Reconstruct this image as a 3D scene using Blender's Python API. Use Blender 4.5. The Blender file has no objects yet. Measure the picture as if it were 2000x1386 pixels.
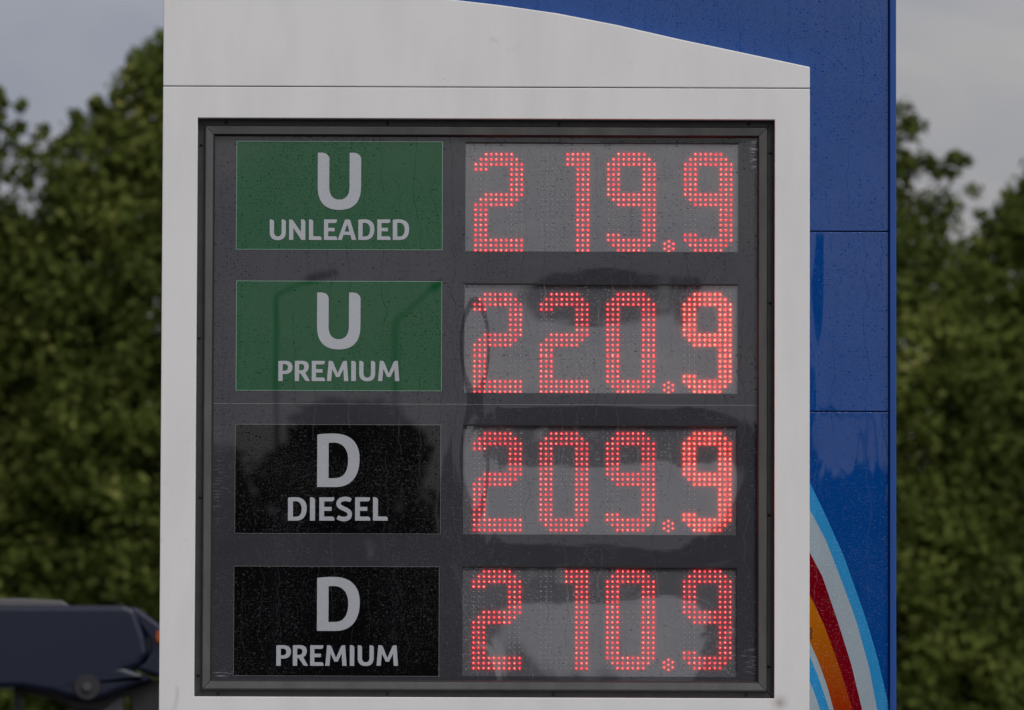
import bpy, bmesh, math, random
import numpy as np
from mathutils import Vector, Matrix, noise as mnoise

random.seed(7); np.random.seed(7)
sc = bpy.context.scene
C = sc.collection

# ------------------------------------------------------------------ camera
CAM = Vector((0.0, -20.0, 1.7))
ZC = 3.2                                  # height of the middle of the sign window area
PITCH = math.atan2(ZC - CAM.z, 20.0)
DIST = math.hypot(20.0, ZC - CAM.z)
FW = 2.6                                  # width of view on the sign, metres
LENS = 36.0 * DIST / FW
ROLL = math.radians(0.2)
cd = bpy.data.cameras.new('camera'); cam = bpy.data.objects.new('camera', cd); C.objects.link(cam)
cd.lens = LENS; cd.sensor_width = 36; cd.clip_start = 0.5; cd.clip_end = 2000
CM = Matrix.Rotation(math.pi/2 + PITCH, 3, 'X') @ Matrix.Rotation(ROLL, 3, 'Z')
cam.matrix_world = Matrix.Translation(CAM) @ CM.to_4x4()
cd.dof.use_dof = True; cd.dof.focus_distance = DIST; cd.dof.aperture_fstop = 9.0; cd.dof.aperture_blades = 9
sc.camera = cam

# ------------------------------------------------------------------ world, sun, exposure
SUN_EL, SUN_AZ = math.radians(48), math.radians(150)      # behind the photographer, a little left
w = bpy.data.worlds.new('World'); sc.world = w; w.use_nodes = True
nt = w.node_tree; nt.nodes.clear()
def N(t, **k):
    n = nt.nodes.new(t)
    for a, b in k.items(): setattr(n, a, b)
    return n
sky = N('ShaderNodeTexSky', sky_type='NISHITA', sun_disc=False, sun_elevation=SUN_EL, sun_rotation=SUN_AZ, altitude=100, air_density=1.0, dust_density=3.0, ozone_density=1.0)
hs = N('ShaderNodeHueSaturation'); hs.inputs['Saturation'].default_value = 0.16
tc = N('ShaderNodeTexCoord'); mp = N('ShaderNodeMapping'); mp.inputs['Scale'].default_value = (1, 1, 3.0); mp.inputs['Location'].default_value = (4.07, 1.21, 0)
nz = N('ShaderNodeTexNoise'); nz.inputs['Scale'].default_value = 7.0; nz.inputs['Detail'].default_value = 5; nz.inputs['Roughness'].default_value = .55
rp = N('ShaderNodeValToRGB')
rp.color_ramp.elements[0].position = .38; rp.color_ramp.elements[0].color = (.80, .82, .91, 1)
rp.color_ramp.elements[1].position = .62; rp.color_ramp.elements[1].color = (1.02, .98, .96, 1)
mx = N('ShaderNodeMix', data_type='RGBA', blend_type='MULTIPLY'); mx.inputs['Factor'].default_value = 1.0
bg = N('ShaderNodeBackground'); bg.inputs['Strength'].default_value = 0.094
out = N('ShaderNodeOutputWorld'); L = nt.links.new
L(sky.outputs[0], hs.inputs['Color']); nz2 = N('ShaderNodeTexNoise'); nz2.inputs['Scale'].default_value = 34.0; nz2.inputs['Detail'].default_value = 4; nz2.inputs['Roughness'].default_value = .5; nz2.inputs['Distortion'].default_value = .6
mp2 = N('ShaderNodeMapping'); mp2.inputs['Scale'].default_value = (1, 1, 1.9)
rp2 = N('ShaderNodeValToRGB')
rp2.color_ramp.elements[0].position = .36; rp2.color_ramp.elements[0].color = (.78, .80, .89, 1)
rp2.color_ramp.elements[1].position = .64; rp2.color_ramp.elements[1].color = (1.10, 1.05, 1.02, 1)
mx2 = N('ShaderNodeMix', data_type='RGBA', blend_type='MULTIPLY'); mx2.inputs['Factor'].default_value = .5
L(tc.outputs['Generated'], mp2.inputs[0]); L(mp2.outputs[0], nz2.inputs['Vector']); L(nz2.outputs['Fac'], rp2.inputs[0])
L(tc.outputs['Generated'], mp.inputs[0]); L(mp.outputs[0], nz.inputs['Vector'])
L(nz.outputs['Fac'], rp.inputs[0]); L(hs.outputs[0], mx.inputs['A']); L(rp.outputs[0], mx.inputs['B'])
L(mx.outputs['Result'], mx2.inputs['A']); L(rp2.outputs[0], mx2.inputs['B']); L(mx2.outputs['Result'], bg.inputs['Color']); L(bg.outputs[0], out.inputs['Surface'])
sd = bpy.data.lights.new('sun', 'SUN'); sd.energy = 1.5; sd.angle = math.radians(25); sd.color = (1, .97, .93)
so = bpy.data.objects.new('sun', sd); C.objects.link(so)
sdir = Vector((math.sin(SUN_AZ)*math.cos(SUN_EL), math.cos(SUN_AZ)*math.cos(SUN_EL), math.sin(SUN_EL)))
so.rotation_euler = sdir.to_track_quat('Z', 'Y').to_euler(); so.location = (0, -10, 20)
sc.view_settings.view_transform = 'Standard'; sc.view_settings.look = 'None'
sc.view_settings.exposure = 0.0; sc.view_settings.gamma = 1.0; sc.view_settings.use_curve_mapping = False

# ------------------------------------------------------------------ helpers
def at(u, v, Y=0.0):
    """the point of the vertical plane y=Y lying on the sight line through (u,v) of a 2000 px wide view"""
    d = CM @ Vector(((u-1000)/2000*36/LENS, -(v-693)/2000*36/LENS, -1.0))
    t = (Y - CAM.y)/d.y
    p = CAM + d*t
    return p.x, p.z
def link(o, parent=None):
    C.objects.link(o)
    if parent is not None: o.parent = parent
    return o
def obj(name, me, mats, parent=None, label=None, cat=None, group=None, kind=None, loc=None):
    if not isinstance(mats, (list, tuple)): mats = [mats]
    if not me.materials:
        for m in mats: me.materials.append(m)
    o = bpy.data.objects.new(name, me); link(o, parent)
    if loc is not None: o.location = loc
    if label: o['label'] = label
    if cat: o['category'] = cat
    if group: o['group'] = group
    if kind: o['kind'] = kind
    return o
def thing(name, label, cat, loc=(0,0,0), group=None):
    o = bpy.data.objects.new(name, None); C.objects.link(o); o.location = loc
    o.empty_display_size = .2
    o['label'] = label; o['category'] = cat
    if group: o['group'] = group
    return o
def to_mesh(bm, name='m', smooth=False):
    bmesh.ops.recalc_face_normals(bm, faces=bm.faces)
    me = bpy.data.meshes.new(name); bm.to_mesh(me); bm.free()
    if smooth: me.polygons.foreach_set('use_smooth', [True]*len(me.polygons))
    return me
def bevel(bm, r, seg=2, angle=0.5):
    es = [e for e in bm.edges if len(e.link_faces) == 2 and e.calc_face_angle(0) > angle]
    if es: bmesh.ops.bevel(bm, geom=es, offset=r, segments=seg, profile=.5, affect='EDGES')
def bm_box(bm, x0, y0, z0, x1, y1, z1):
    vs = [bm.verts.new((x, y, z)) for x in (x0, x1) for y in (y0, y1) for z in (z0, z1)]
    for f in ((0,1,3,2),(4,6,7,5),(0,4,5,1),(2,3,7,6),(0,2,6,4),(1,5,7,3)): bm.faces.new([vs[i] for i in f])
def box(x0, y0, z0, x1, y1, z1, bev=0.0):
    bm = bmesh.new(); bm_box(bm, x0, y0, z0, x1, y1, z1)
    bmesh.ops.recalc_face_normals(bm, faces=bm.faces)
    if bev: bevel(bm, bev)
    return to_mesh(bm)
def prism(pts, y0, y1, bev=0.0, seg=2):
    """closed outline in x,z pulled from y0 (front) to y1"""
    bm = bmesh.new()
    a = [bm.verts.new((x, y0, z)) for x, z in pts]; b = [bm.verts.new((x, y1, z)) for x, z in pts]
    bm.faces.new(a); bm.faces.new(b[::-1])
    n = len(pts)
    for i in range(n): bm.faces.new((a[i], b[i], b[(i+1) % n], a[(i+1) % n]))
    bmesh.ops.recalc_face_normals(bm, faces=bm.faces)
    if bev: bevel(bm, bev, seg, .7)
    return to_mesh(bm)
def tube_bm(bm, pts, rad, n=8, caps=True):
    pts = [Vector(p) for p in pts]
    if not isinstance(rad, (list, tuple)): rad = [rad]*len(pts)
    rings = []
    for i, p in enumerate(pts):
        t = (pts[min(i+1, len(pts)-1)] - pts[max(i-1, 0)]).normalized()
        a = t.cross(Vector((0, 1, 0)) if abs(t.y) < .9 else Vector((1, 0, 0))).normalized(); b = t.cross(a)
        rings.append([bm.verts.new(p + (a*math.cos(k*2*math.pi/n) + b*math.sin(k*2*math.pi/n))*rad[i]) for k in range(n)])
    for r0, r1 in zip(rings, rings[1:]):
        for k in range(n): bm.faces.new((r0[k], r0[(k+1) % n], r1[(k+1) % n], r1[k]))
    if caps: bm.faces.new(rings[0][::-1]); bm.faces.new(rings[-1])
def tube(pts, rad, n=8):
    bm = bmesh.new(); tube_bm(bm, pts, rad, n); return to_mesh(bm, smooth=True)
def grid_mesh(xs, zs, yfun, skip=None):
    """sheet over the lines xs, zs at y=yfun(x,z); cells for which skip(xc,zc) are left open"""
    xs = np.array(xs); zs = np.array(zs); X, Z = np.meshgrid(xs, zs, indexing='ij')
    Y = yfun(X, Z)
    co = np.stack([X, Y, Z], -1).reshape(-1, 3); nx, nz_ = len(xs), len(zs)
    faces = []
    for i in range(nx-1):
        for j in range(nz_-1):
            if skip and skip((xs[i]+xs[i+1])/2, (zs[j]+zs[j+1])/2): continue
            a = i*nz_ + j; faces.append((a, a+nz_, a+nz_+1, a+1))
    me = bpy.data.meshes.new('sheet'); me.from_pydata(co.tolist(), [], faces)
    return me

# ------------------------------------------------------------------ materials
def mat(name, base, rough=.5, spec=.5, metal=0, ior=1.5, build=None, coat=0.0, coat_ior=1.5, coat_rough=.02):
    m = bpy.data.materials.new(name); m.use_nodes = True
    b = m.node_tree.nodes['Principled BSDF']
    b.inputs['Base Color'].default_value = (*base, 1); b.inputs['Roughness'].default_value = rough
    b.inputs['Metallic'].default_value = metal; b.inputs['IOR'].default_value = ior
    b.inputs['Coat Weight'].default_value = coat; b.inputs['Coat IOR'].default_value = coat_ior; b.inputs['Coat Roughness'].default_value = coat_rough
    if build: build(m.node_tree, b)
    return m
def nd(t, kind, **k):
    n = t.nodes.new(kind)
    for a, b in k.items():
        if a.startswith('in_'):
            n.inputs[int(a[3:]) if a[3:].isdigit() else a[3:].replace('_', ' ')].default_value = b
        else: setattr(n, a, b)
    return n
def math_n(t, op, a, b=None, c=None):
    n = t.nodes.new('ShaderNodeMath'); n.operation = op
    for i, x in enumerate((a, b, c)):
        if x is None: continue
        if isinstance(x, (int, float)): n.inputs[i].default_value = x
        else: t.links.new(x, n.inputs[i])
    return n.outputs[0]
def drops(strength=1.0, scratch=False):
    """raindrops and trickles as relief on a glossy face, built in the place's own x,z"""
    def f(t, b):
        geo = nd(t, 'ShaderNodeNewGeometry')
        sep = nd(t, 'ShaderNodeSeparateXYZ'); t.links.new(geo.outputs['Position'], sep.inputs[0])
        cmb = nd(t, 'ShaderNodeCombineXYZ'); t.links.new(sep.outputs[0], cmb.inputs[0]); t.links.new(sep.outputs[2], cmb.inputs[1])
        P = cmb.outputs[0]
        n1 = nd(t, 'ShaderNodeTexNoise', noise_dimensions='2D'); n1.inputs['Scale'].default_value = 3.2; n1.inputs['Detail'].default_value = 3; t.links.new(P, n1.inputs['Vector'])
        dens = math_n(t, 'MULTIPLY_ADD', n1.outputs['Fac'], 3.0, -.95); dens = math_n(t, 'MINIMUM', math_n(t, 'MAXIMUM', dens, .10), 1.0)
        def vr(scale, keep, rmin, rmax, seed):
            mpn = nd(t, 'ShaderNodeMapping'); mpn.inputs['Location'].default_value = (seed, seed*1.7, 0); t.links.new(P, mpn.inputs[0])
            v = nd(t, 'ShaderNodeTexVoronoi', voronoi_dimensions='2D', feature='F1'); v.inputs['Scale'].default_value = scale
            t.links.new(mpn.outputs[0], v.inputs['Vector'])
            sp = nd(t, 'ShaderNodeSeparateColor'); t.links.new(v.outputs['Color'], sp.inputs[0])
            r = math_n(t, 'MULTIPLY_ADD', math_n(t, 'POWER', sp.outputs[0], 2.0), rmax-rmin, rmin)
            d = math_n(t, 'MAXIMUM', math_n(t, 'SUBTRACT', 1.0, math_n(t, 'DIVIDE', v.outputs['Distance'], r)), 0.0)
            on = math_n(t, 'LESS_THAN', sp.outputs[1], math_n(t, 'MULTIPLY', dens, keep))
            d = math_n(t, 'MULTIPLY', d, on)
            return d, math_n(t, 'MULTIPLY', math_n(t, 'MULTIPLY', math_n(t, 'POWER', d, .7), r), .35/scale)
        d1, fine = vr(250, .95, .16, .44, 3.1)
        d2, big = vr(105, .42, .10, .36, 9.4)
        # trickles: thin wandering vertical runs
        n2 = nd(t, 'ShaderNodeTexNoise', noise_dimensions='2D'); n2.inputs['Scale'].default_value = 9; n2.inputs['Detail'].default_value = 3; t.links.new(P, n2.inputs['Vector'])
        xx = math_n(t, 'ADD', math_n(t, 'MULTIPLY', sep.outputs[0], 22.0), math_n(t, 'MULTIPLY', n2.outputs['Fac'], 1.1))
        xx = math_n(t, 'ADD', xx, math_n(t, 'MULTIPLY', sep.outputs[2], .35))
        fr = math_n(t, 'ABSOLUTE', math_n(t, 'SUBTRACT', math_n(t, 'FRACT', xx), .5))
        ln = math_n(t, 'MAXIMUM', math_n(t, 'SUBTRACT', 1.0, math_n(t, 'DIVIDE', fr, .022)), 0.0)
        c2 = nd(t, 'ShaderNodeCombineXYZ'); t.links.new(math_n(t, 'FLOOR', xx), c2.inputs[0]); t.links.new(math_n(t, 'MULTIPLY', sep.outputs[2], 2.2), c2.inputs[1])
        n3 = nd(t, 'ShaderNodeTexNoise', noise_dimensions='2D'); n3.inputs['Scale'].default_value = 1.37; n3.inputs['Detail'].default_value = 0; t.links.new(c2.outputs[0], n3.inputs['Vector'])
        ln = math_n(t, 'MULTIPLY', ln, math_n(t, 'GREATER_THAN', n3.outputs['Fac'], .54))
        lnm = ln; ln = math_n(t, 'MULTIPLY', ln, .0003)
        h = math_n(t, 'ADD', math_n(t, 'ADD', fine, big), ln)
        bp = nd(t, 'ShaderNodeBump'); bp.inputs['Strength'].default_value = strength*.45; bp.inputs['Distance'].default_value = 1.0
        t.links.new(h, bp.inputs['Height'])
        mk = math_n(t, 'MAXIMUM', math_n(t, 'MAXIMUM', d1, d2), math_n(t, 'MULTIPLY', lnm, .8))
        mk = math_n(t, 'MINIMUM', math_n(t, 'MULTIPLY', mk, 2.2), 1.0)
        cw = math_n(t, 'MULTIPLY_ADD', mk, -.85*min(1, strength*1.3), 1.0); t.links.new(cw, b.inputs['Coat Weight'])
        t.links.new(bp.outputs[0], b.inputs['Coat Normal']); t.links.new(bp.outputs[0], b.inputs['Normal'])
    return f
def tint(base, amt, scale, rough_amt=0, drop=None, stretch=(1, 1, 1), dirt=None):
    def f(t, b):
        tcn = nd(t, 'ShaderNodeNewGeometry'); mpn = nd(t, 'ShaderNodeMapping'); mpn.inputs['Scale'].default_value = stretch
        t.links.new(tcn.outputs['Position'], mpn.inputs[0])
        n = nd(t, 'ShaderNodeTexNoise'); n.inputs['Scale'].default_value = scale; n.inputs['Detail'].default_value = 6; n.inputs['Roughness'].default_value = .62
        t.links.new(mpn.outputs[0], n.inputs['Vector'])
        r = nd(t, 'ShaderNodeValToRGB'); r.color_ramp.elements[0].position = .3; r.color_ramp.elements[1].position = .72
        d = dirt or base
        r.color_ramp.elements[0].color = (*[c*(1-amt) for c in d], 1); r.color_ramp.elements[1].color = (*[min(1, c*(1+amt*.5)) for c in base], 1)
        t.links.new(n.outputs['Fac'], r.inputs[0]); t.links.new(r.outputs[0], b.inputs['Base Color'])
        if rough_amt:
            rr = math_n(t, 'MULTIPLY_ADD', n.outputs['Fac'], rough_amt, b.inputs['Roughness'].default_value - rough_amt*.5); t.links.new(rr, b.inputs['Roughness'])
        if drop: drops(drop)(t, b)
    return f
def glossy(name, base, amt=.06, drop=1.0, ior=1.55, cior=1.55, rough=.012, scale=6):
    return mat(name, base, rough, ior=ior, coat=1.0, coat_ior=cior, coat_rough=.006, build=tint(base, amt, scale, drop=drop))

def white_build(t, b):
    geo = nd(t, 'ShaderNodeNewGeometry')
    n = nd(t, 'ShaderNodeTexNoise'); n.inputs['Scale'].default_value = 2.2; n.inputs['Detail'].default_value = 8; n.inputs['Roughness'].default_value = .65
    mpn = nd(t, 'ShaderNodeMapping'); mpn.inputs['Scale'].default_value = (3, 1, .8); t.links.new(geo.outputs['Position'], mpn.inputs[0]); t.links.new(mpn.outputs[0], n.inputs['Vector'])
    r = nd(t, 'ShaderNodeValToRGB'); r.color_ramp.elements[0].position = .28; r.color_ramp.elements[0].color = (.67, .67, .662, 1)
    r.color_ramp.elements[1].position = .55; r.color_ramp.elements[1].color = (.735, .735, .732, 1); t.links.new(n.outputs['Fac'], r.inputs[0])
    # small dark specks
    v = nd(t, 'ShaderNodeTexVoronoi'); v.inputs['Scale'].default_value = 16; t.links.new(geo.outputs['Position'], v.inputs['Vector'])
    s1 = nd(t, 'ShaderNodeSeparateColor'); t.links.new(v.outputs['Color'], s1.inputs[0])
    sp = math_n(t, 'MULTIPLY', math_n(t, 'LESS_THAN', v.outputs['Distance'], .032), math_n(t, 'LESS_THAN', s1.outputs[0], .22))
    # smudges
    n4 = nd(t, 'ShaderNodeTexNoise'); n4.inputs['Scale'].default_value = 9; n4.inputs['Detail'].default_value = 7; n4.inputs['Distortion'].default_value = 1.2; t.links.new(geo.outputs['Position'], n4.inputs['Vector'])
    sm = math_n(t, 'MULTIPLY', math_n(t, 'MAXIMUM', math_n(t, 'SUBTRACT', n4.outputs['Fac'], .66), 0), 1.8)
    # grime that has run out of the lower right corner of the window opening
    cx, cz = at(1522, 1372)
    vm = nd(t, 'ShaderNodeVectorMath', operation='DISTANCE'); t.links.new(geo.outputs['Position'], vm.inputs[0]); vm.inputs[1].default_value = (cx, -.03, cz)
    gr = math_n(t, 'MAXIMUM', math_n(t, 'SUBTRACT', 1.0, math_n(t, 'DIVIDE', vm.outputs['Value'], .034)), 0)
    gr = math_n(t, 'MULTIPLY', math_n(t, 'POWER', gr, 1.8), math_n(t, 'MULTIPLY', n4.outputs['Fac'], 1.1))
    k = math_n(t, 'MINIMUM', math_n(t, 'ADD', math_n(t, 'ADD', math_n(t, 'MULTIPLY', sp, .7), sm), gr), 1.0)
    m1 = nd(t, 'ShaderNodeMix', data_type='RGBA'); t.links.new(k, m1.inputs['Factor']); t.links.new(r.outputs[0], m1.inputs['A']); m1.inputs['B'].default_value = (.22, .17, .12, 1)
    t.links.new(m1.outputs['Result'], b.inputs['Base Color'])
    vd = nd(t, 'ShaderNodeTexVoronoi'); vd.inputs['Scale'].default_value = 210; t.links.new(geo.outputs['Position'], vd.inputs['Vector'])
    s2 = nd(t, 'ShaderNodeSeparateColor'); t.links.new(vd.outputs['Color'], s2.inputs[0])
    dd = math_n(t, 'MULTIPLY', math_n(t, 'MAXIMUM', math_n(t, 'SUBTRACT', .3, vd.outputs['Distance']), 0), math_n(t, 'LESS_THAN', s2.outputs[0], .25))
    bp = nd(t, 'ShaderNodeBump'); bp.inputs['Strength'].default_value = .35; bp.inputs['Distance'].default_value = .004; t.links.new(dd, bp.inputs['Height']); t.links.new(bp.outputs[0], b.inputs['Normal'])
M = {}
M['white'] = mat('white_cladding', (.68, .68, .69), .42, build=white_build)
M['blue'] = glossy('blue_gloss', (.001, .050, .235), .10, .7, 1.25, 1.5)
def wobble(m, amt, sx, sz):
    t = m.node_tree; b = t.nodes['Principled BSDF']; bp = [n for n in t.nodes if n.type == 'BUMP'][0]
    geo = nd(t, 'ShaderNodeNewGeometry'); mpn = nd(t, 'ShaderNodeMapping'); mpn.inputs['Scale'].default_value = (sx, 1, sz); t.links.new(geo.outputs['Position'], mpn.inputs[0])
    n = nd(t, 'ShaderNodeTexNoise'); n.inputs['Scale'].default_value = 1; n.inputs['Detail'].default_value = 2; t.links.new(mpn.outputs[0], n.inputs['Vector'])
    b2 = nd(t, 'ShaderNodeBump'); b2.inputs['Strength'].default_value = 1; b2.inputs['Distance'].default_value = amt; t.links.new(n.outputs['Fac'], b2.inputs['Height'])
    t.links.new(b2.outputs[0], bp.inputs['Normal'])
wobble(M['blue'], .0008, 7, 1.6)
M['blue_edge'] = mat('blue_edge', (.008, .055, .28), .3, build=tint((.010, .065, .29), .1, 5))
M['face'] = glossy('dark_grey_acrylic', (.042, .042, .050), .08, .7, 1.28, 1.5)
_face_nodes = M['face'].node_tree
def scuffs(t, b):
    geo = nd(t, 'ShaderNodeNewGeometry'); mpn = nd(t, 'ShaderNodeMapping'); mpn.inputs['Rotation'].default_value = (0, .9, 0); mpn.inputs['Scale'].default_value = (26, 1, 190)
    t.links.new(geo.outputs['Position'], mpn.inputs[0])
    n = nd(t, 'ShaderNodeTexNoise'); n.inputs['Scale'].default_value = 1.0; n.inputs['Detail'].default_value = 3; t.links.new(mpn.outputs[0], n.inputs['Vector'])
    k = None
    for (u, v, rx, rz, g) in ((1478, 300, .022, .055, 1.0), (1486, 400, .010, .085, 1.0), (1480, 1290, .05, .05, .35), (424, 930, .02, .16, .12), (440, 1315, .12, .012, .4)):
        cx, cz = at(u, v); sb = nd(t, 'ShaderNodeVectorMath', operation='SUBTRACT'); t.links.new(geo.outputs['Position'], sb.inputs[0]); sb.inputs[1].default_value = (cx, 0, cz)
        ml = nd(t, 'ShaderNodeVectorMath', operation='MULTIPLY'); t.links.new(sb.outputs[0], ml.inputs[0]); ml.inputs[1].default_value = (1/rx, 0, 1/rz)
        ln = nd(t, 'ShaderNodeVectorMath', operation='LENGTH'); t.links.new(ml.outputs[0], ln.inputs[0])
        m_ = math_n(t, 'MULTIPLY', math_n(t, 'MAXIMUM', math_n(t, 'SUBTRACT', 1.0, ln.outputs['Value']), 0), g*2)
        k = m_ if k is None else math_n(t, 'ADD', k, m_)
    st = math_n(t, 'MINIMUM', math_n(t, 'MULTIPLY', math_n(t, 'MAXIMUM', math_n(t, 'SUBTRACT', n.outputs['Fac'], .5), 0), 7.0), 1.0)
    k = math_n(t, 'MINIMUM', math_n(t, 'MULTIPLY', k, st), .85)
    old = b.inputs['Base Color'].links[0].from_socket
    mxn = nd(t, 'ShaderNodeMix', data_type='RGBA'); t.links.new(k, mxn.inputs['Factor']); t.links.new(old, mxn.inputs['A']); mxn.inputs['B'].default_value = (.30, .31, .34, 1)
    t.links.new(mxn.outputs['Result'], b.inputs['Base Color'])
scuffs(_face_nodes, _face_nodes.nodes['Principled BSDF'])
M['black'] = glossy('black_vinyl', (.004, .0038, .0045), .1, .6, 1.28, 1.5)
M['green'] = glossy('green_vinyl', (.0045, .078, .025), .08, .7, 1.28, 1.5)
M['letter'] = glossy('letter_vinyl', (.41, .43, .46), .04, .5, 1.5, 1.5)
M['pale_line'] = glossy('pale_line', (.20, .36, .26), .05, .5)
M['grey_line'] = glossy('grey_line', (.16, .16, .16), .05, .5)
M['display'] = glossy('smoked_display_face', (.098, .101, .112), .10, .8, 1.85, 1.68)
M['frame'] = mat('dark_aluminium', (.085, .086, .084), .38, metal=0, build=tint((.088, .089, .086), .28, 16, .1, stretch=(1, 1, .35)))
M['frame_outer'] = mat('shaded_aluminium_rebate', (.035, .035, .035), .5, build=tint((.034, .034, .034), .4, 25, .1))  # same aluminium as the rails, recess shade put into a darker colour
M['screw'] = mat('screw_head', (.02, .02, .02), .3, metal=.6)
M['body'] = mat('totem_body', (.01, .04, .2), .5)
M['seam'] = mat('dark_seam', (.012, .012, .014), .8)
M['sky_blue'] = glossy('light_blue_print', (.024, .245, .53), .06, .8, 1.5, 1.45)
M['stripe_white'] = glossy('white_print', (.31, .375, .42), .06, .8, 1.5, 1.45)
M['red'] = glossy('red_print', (.165, .0005, .007), .08, .8, 1.5, 1.45)
def orange_build(t, b):
    geo = nd(t, 'ShaderNodeNewGeometry'); sep = nd(t, 'ShaderNodeSeparateXYZ'); t.links.new(geo.outputs['Position'], sep.inputs[0])
    z0, z1 = at(1600, 1386)[1], at(1600, 1160)[1]
    k = math_n(t, 'DIVIDE', math_n(t, 'SUBTRACT', sep.outputs[2], z0), z1-z0)
    r = nd(t, 'ShaderNodeValToRGB'); r.color_ramp.elements[0].color = (.28, .022, .001, 1); r.color_ramp.elements[1].color = (.40, .135, .004, 1)
    t.links.new(k, r.inputs[0]); t.links.new(r.outputs[0], b.inputs['Base Color']); drops(.8)(t, b)
M['orange'] = mat('orange_print', (.5, .1, .0), .03, coat=1, coat_ior=1.45, build=orange_build)
def emis(name, col, s):
    m = bpy.data.materials.new(name); m.use_nodes = True; b = m.node_tree.nodes['Principled BSDF']
    b.inputs['Base Color'].default_value = (.05, .002, .002, 1); b.inputs['Roughness'].default_value = .3
    m.cycles.emission_sampling = 'NONE'; b.inputs['Emission Color'].default_value = (*col, 1); b.inputs['Emission Strength'].default_value = s
    return m
core = {k: emis('led_core_'+k, (1, .27, .20), s) for k, s in (('soft', 3.2), ('hot', 4.5))}
lens = {k: emis('led_lens_'+k, c, s) for k, c, s in (('soft', (1, .035, .055), .80), ('mid', (1, .018, .028), .85), ('hot', (1, .035, .022), 1.2))}
side_s = {'soft': 12.0, 'mid': 13.0, 'hot': 34.0}
side = {k: emis('led_side_'+k, (1, .03, .05) if k != 'hot' else (1, .05, .035), side_s[k]) for k in side_s}
for m in side.values(): m.cycles.emission_sampling = 'AUTO'
M['unlit'] = mat('unlit_led', (.42, .38, .35), .35)
M['bark'] = mat('bark', (.08, .06, .045), .9, build=tint((.09, .07, .05), .4, 8))
def leaf_mat(name, c0, c1, c2):
    def f(t, b):
        a = nd(t, 'ShaderNodeAttribute', attribute_name='tone'); r = nd(t, 'ShaderNodeValToRGB')
        r.color_ramp.elements[0].color = (*c0, 1); r.color_ramp.elements[1].color = (*c2, 1)
        e = r.color_ramp.elements.new(.55); e.color = (*c1, 1); e = r.color_ramp.elements.new(.05); e.color = (*c0, 1); r.color_ramp.elements[0].color = (c1[0]*.9, c1[1]*.45, c1[2]*.8, 1)
        t.links.new(a.outputs['Fac'], r.inputs[0]); t.links.new(r.outputs[0], b.inputs['Base Color'])
        tr = nd(t, 'ShaderNodeBsdfTranslucent'); t.links.new(r.outputs[0], tr.inputs['Color'])
        ms = nd(t, 'ShaderNodeMixShader'); ms.inputs[0].default_value = .5
        o = [n for n in t.nodes if n.type == 'OUTPUT_MATERIAL'][0]
        t.links.new(b.outputs[0], ms.inputs[1]); t.links.new(tr.outputs[0], ms.inputs[2]); t.links.new(ms.outputs[0], o.inputs['Surface'])
    m = mat(name, c1, .75, build=f); m.node_tree.nodes['Principled BSDF'].inputs['Specular IOR Level'].default_value = .15; return m
M['leaf'] = leaf_mat('leaves', (.070, .092, .022), (.140, .185, .036), (.34, .34, .10))
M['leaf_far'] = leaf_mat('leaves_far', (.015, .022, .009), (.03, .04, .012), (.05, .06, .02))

# ------------------------------------------------------------------ ground
def ground_build(t, b):
    tint((.06, .06, .062), .25, 3)(t, b)
bm = bmesh.new(); bm_box(bm, -600, -600, -.3, 600, 600, 0)
obj('forecourt_ground', to_mesh(bm), mat('asphalt', (.055, .055, .057), .8, build=ground_build), kind='structure', label='grey asphalt ground of the filling station forecourt')
bm = bmesh.new(); bm_box(bm, -600, 22, -.2, 600, 300, .06)
obj('grass_verge', to_mesh(bm), mat('grass', (.05, .07, .02), .9, build=tint((.05, .075, .02), .4, 2)), kind='structure', label='grass verge under the trees behind the sign')
bm = bmesh.new(); bm_box(bm, -600, -300, -.2, 600, -44, .06)
obj('grass_verge', to_mesh(bm), bpy.data.materials['grass'], kind='structure', label='grass verge across the road from the sign')

# ------------------------------------------------------------------ trees
def leaf_cloud(centres, radii, per, size, rng, flat=.75):
    """leaf-sized rhombs scattered in puffs; returns verts, faces, tone"""
    n = len(centres); k = per
    c = np.repeat(np.array(centres), k, 0); r = np.repeat(np.array(radii), k)
    d = rng.normal(size=(n*k, 3)); d /= np.linalg.norm(d, axis=1)[:, None]
    rad = r*rng.uniform(.25, 1.0, n*k)**.6
    p = c + d*rad[:, None]*np.array([1, 1, flat])
    nrm = d*.7 + rng.normal(size=d.shape)*.55 + np.array([0, -.15, .45]); nrm /= np.linalg.norm(nrm, axis=1)[:, None]
    t = np.cross(nrm, rng.normal(size=d.shape)); t /= np.linalg.norm(t, axis=1)[:, None]
    b = np.cross(nrm, t)
    L_ = size*(np.repeat(rng.uniform(.7, 1.35, n), k)*rng.uniform(.55, 1.3, n*k))[:, None]; W_ = L_*rng.uniform(.45, .65, n*k)[:, None]
    fold = nrm*L_*.12
    v = np.stack([p - t*L_*.5, p - b*W_*.5 - fold, p + t*L_*.5, p + b*W_*.5 - fold], 1).reshape(-1, 3)
    cc0 = np.array(centres); big = np.array([mnoise.noise(Vector((c0[0]*.9, c0[1]*.9, c0[2]*.9)))*1.6 + mnoise.noise(Vector((c0[0]*2.3+9, c0[1]*2.3, c0[2]*2.3))) for c0 in cc0])
    ptone = np.repeat(np.clip(.45 + .75*big + rng.normal(size=n)*.22, 0, 1.3), k)
    tone = np.clip(.12 + .45*ptone*rng.uniform(.5, 1.2, n*k) + .35*rng.uniform(0, 1, n*k)**3, 0, 1)
    return v, tone
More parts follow.
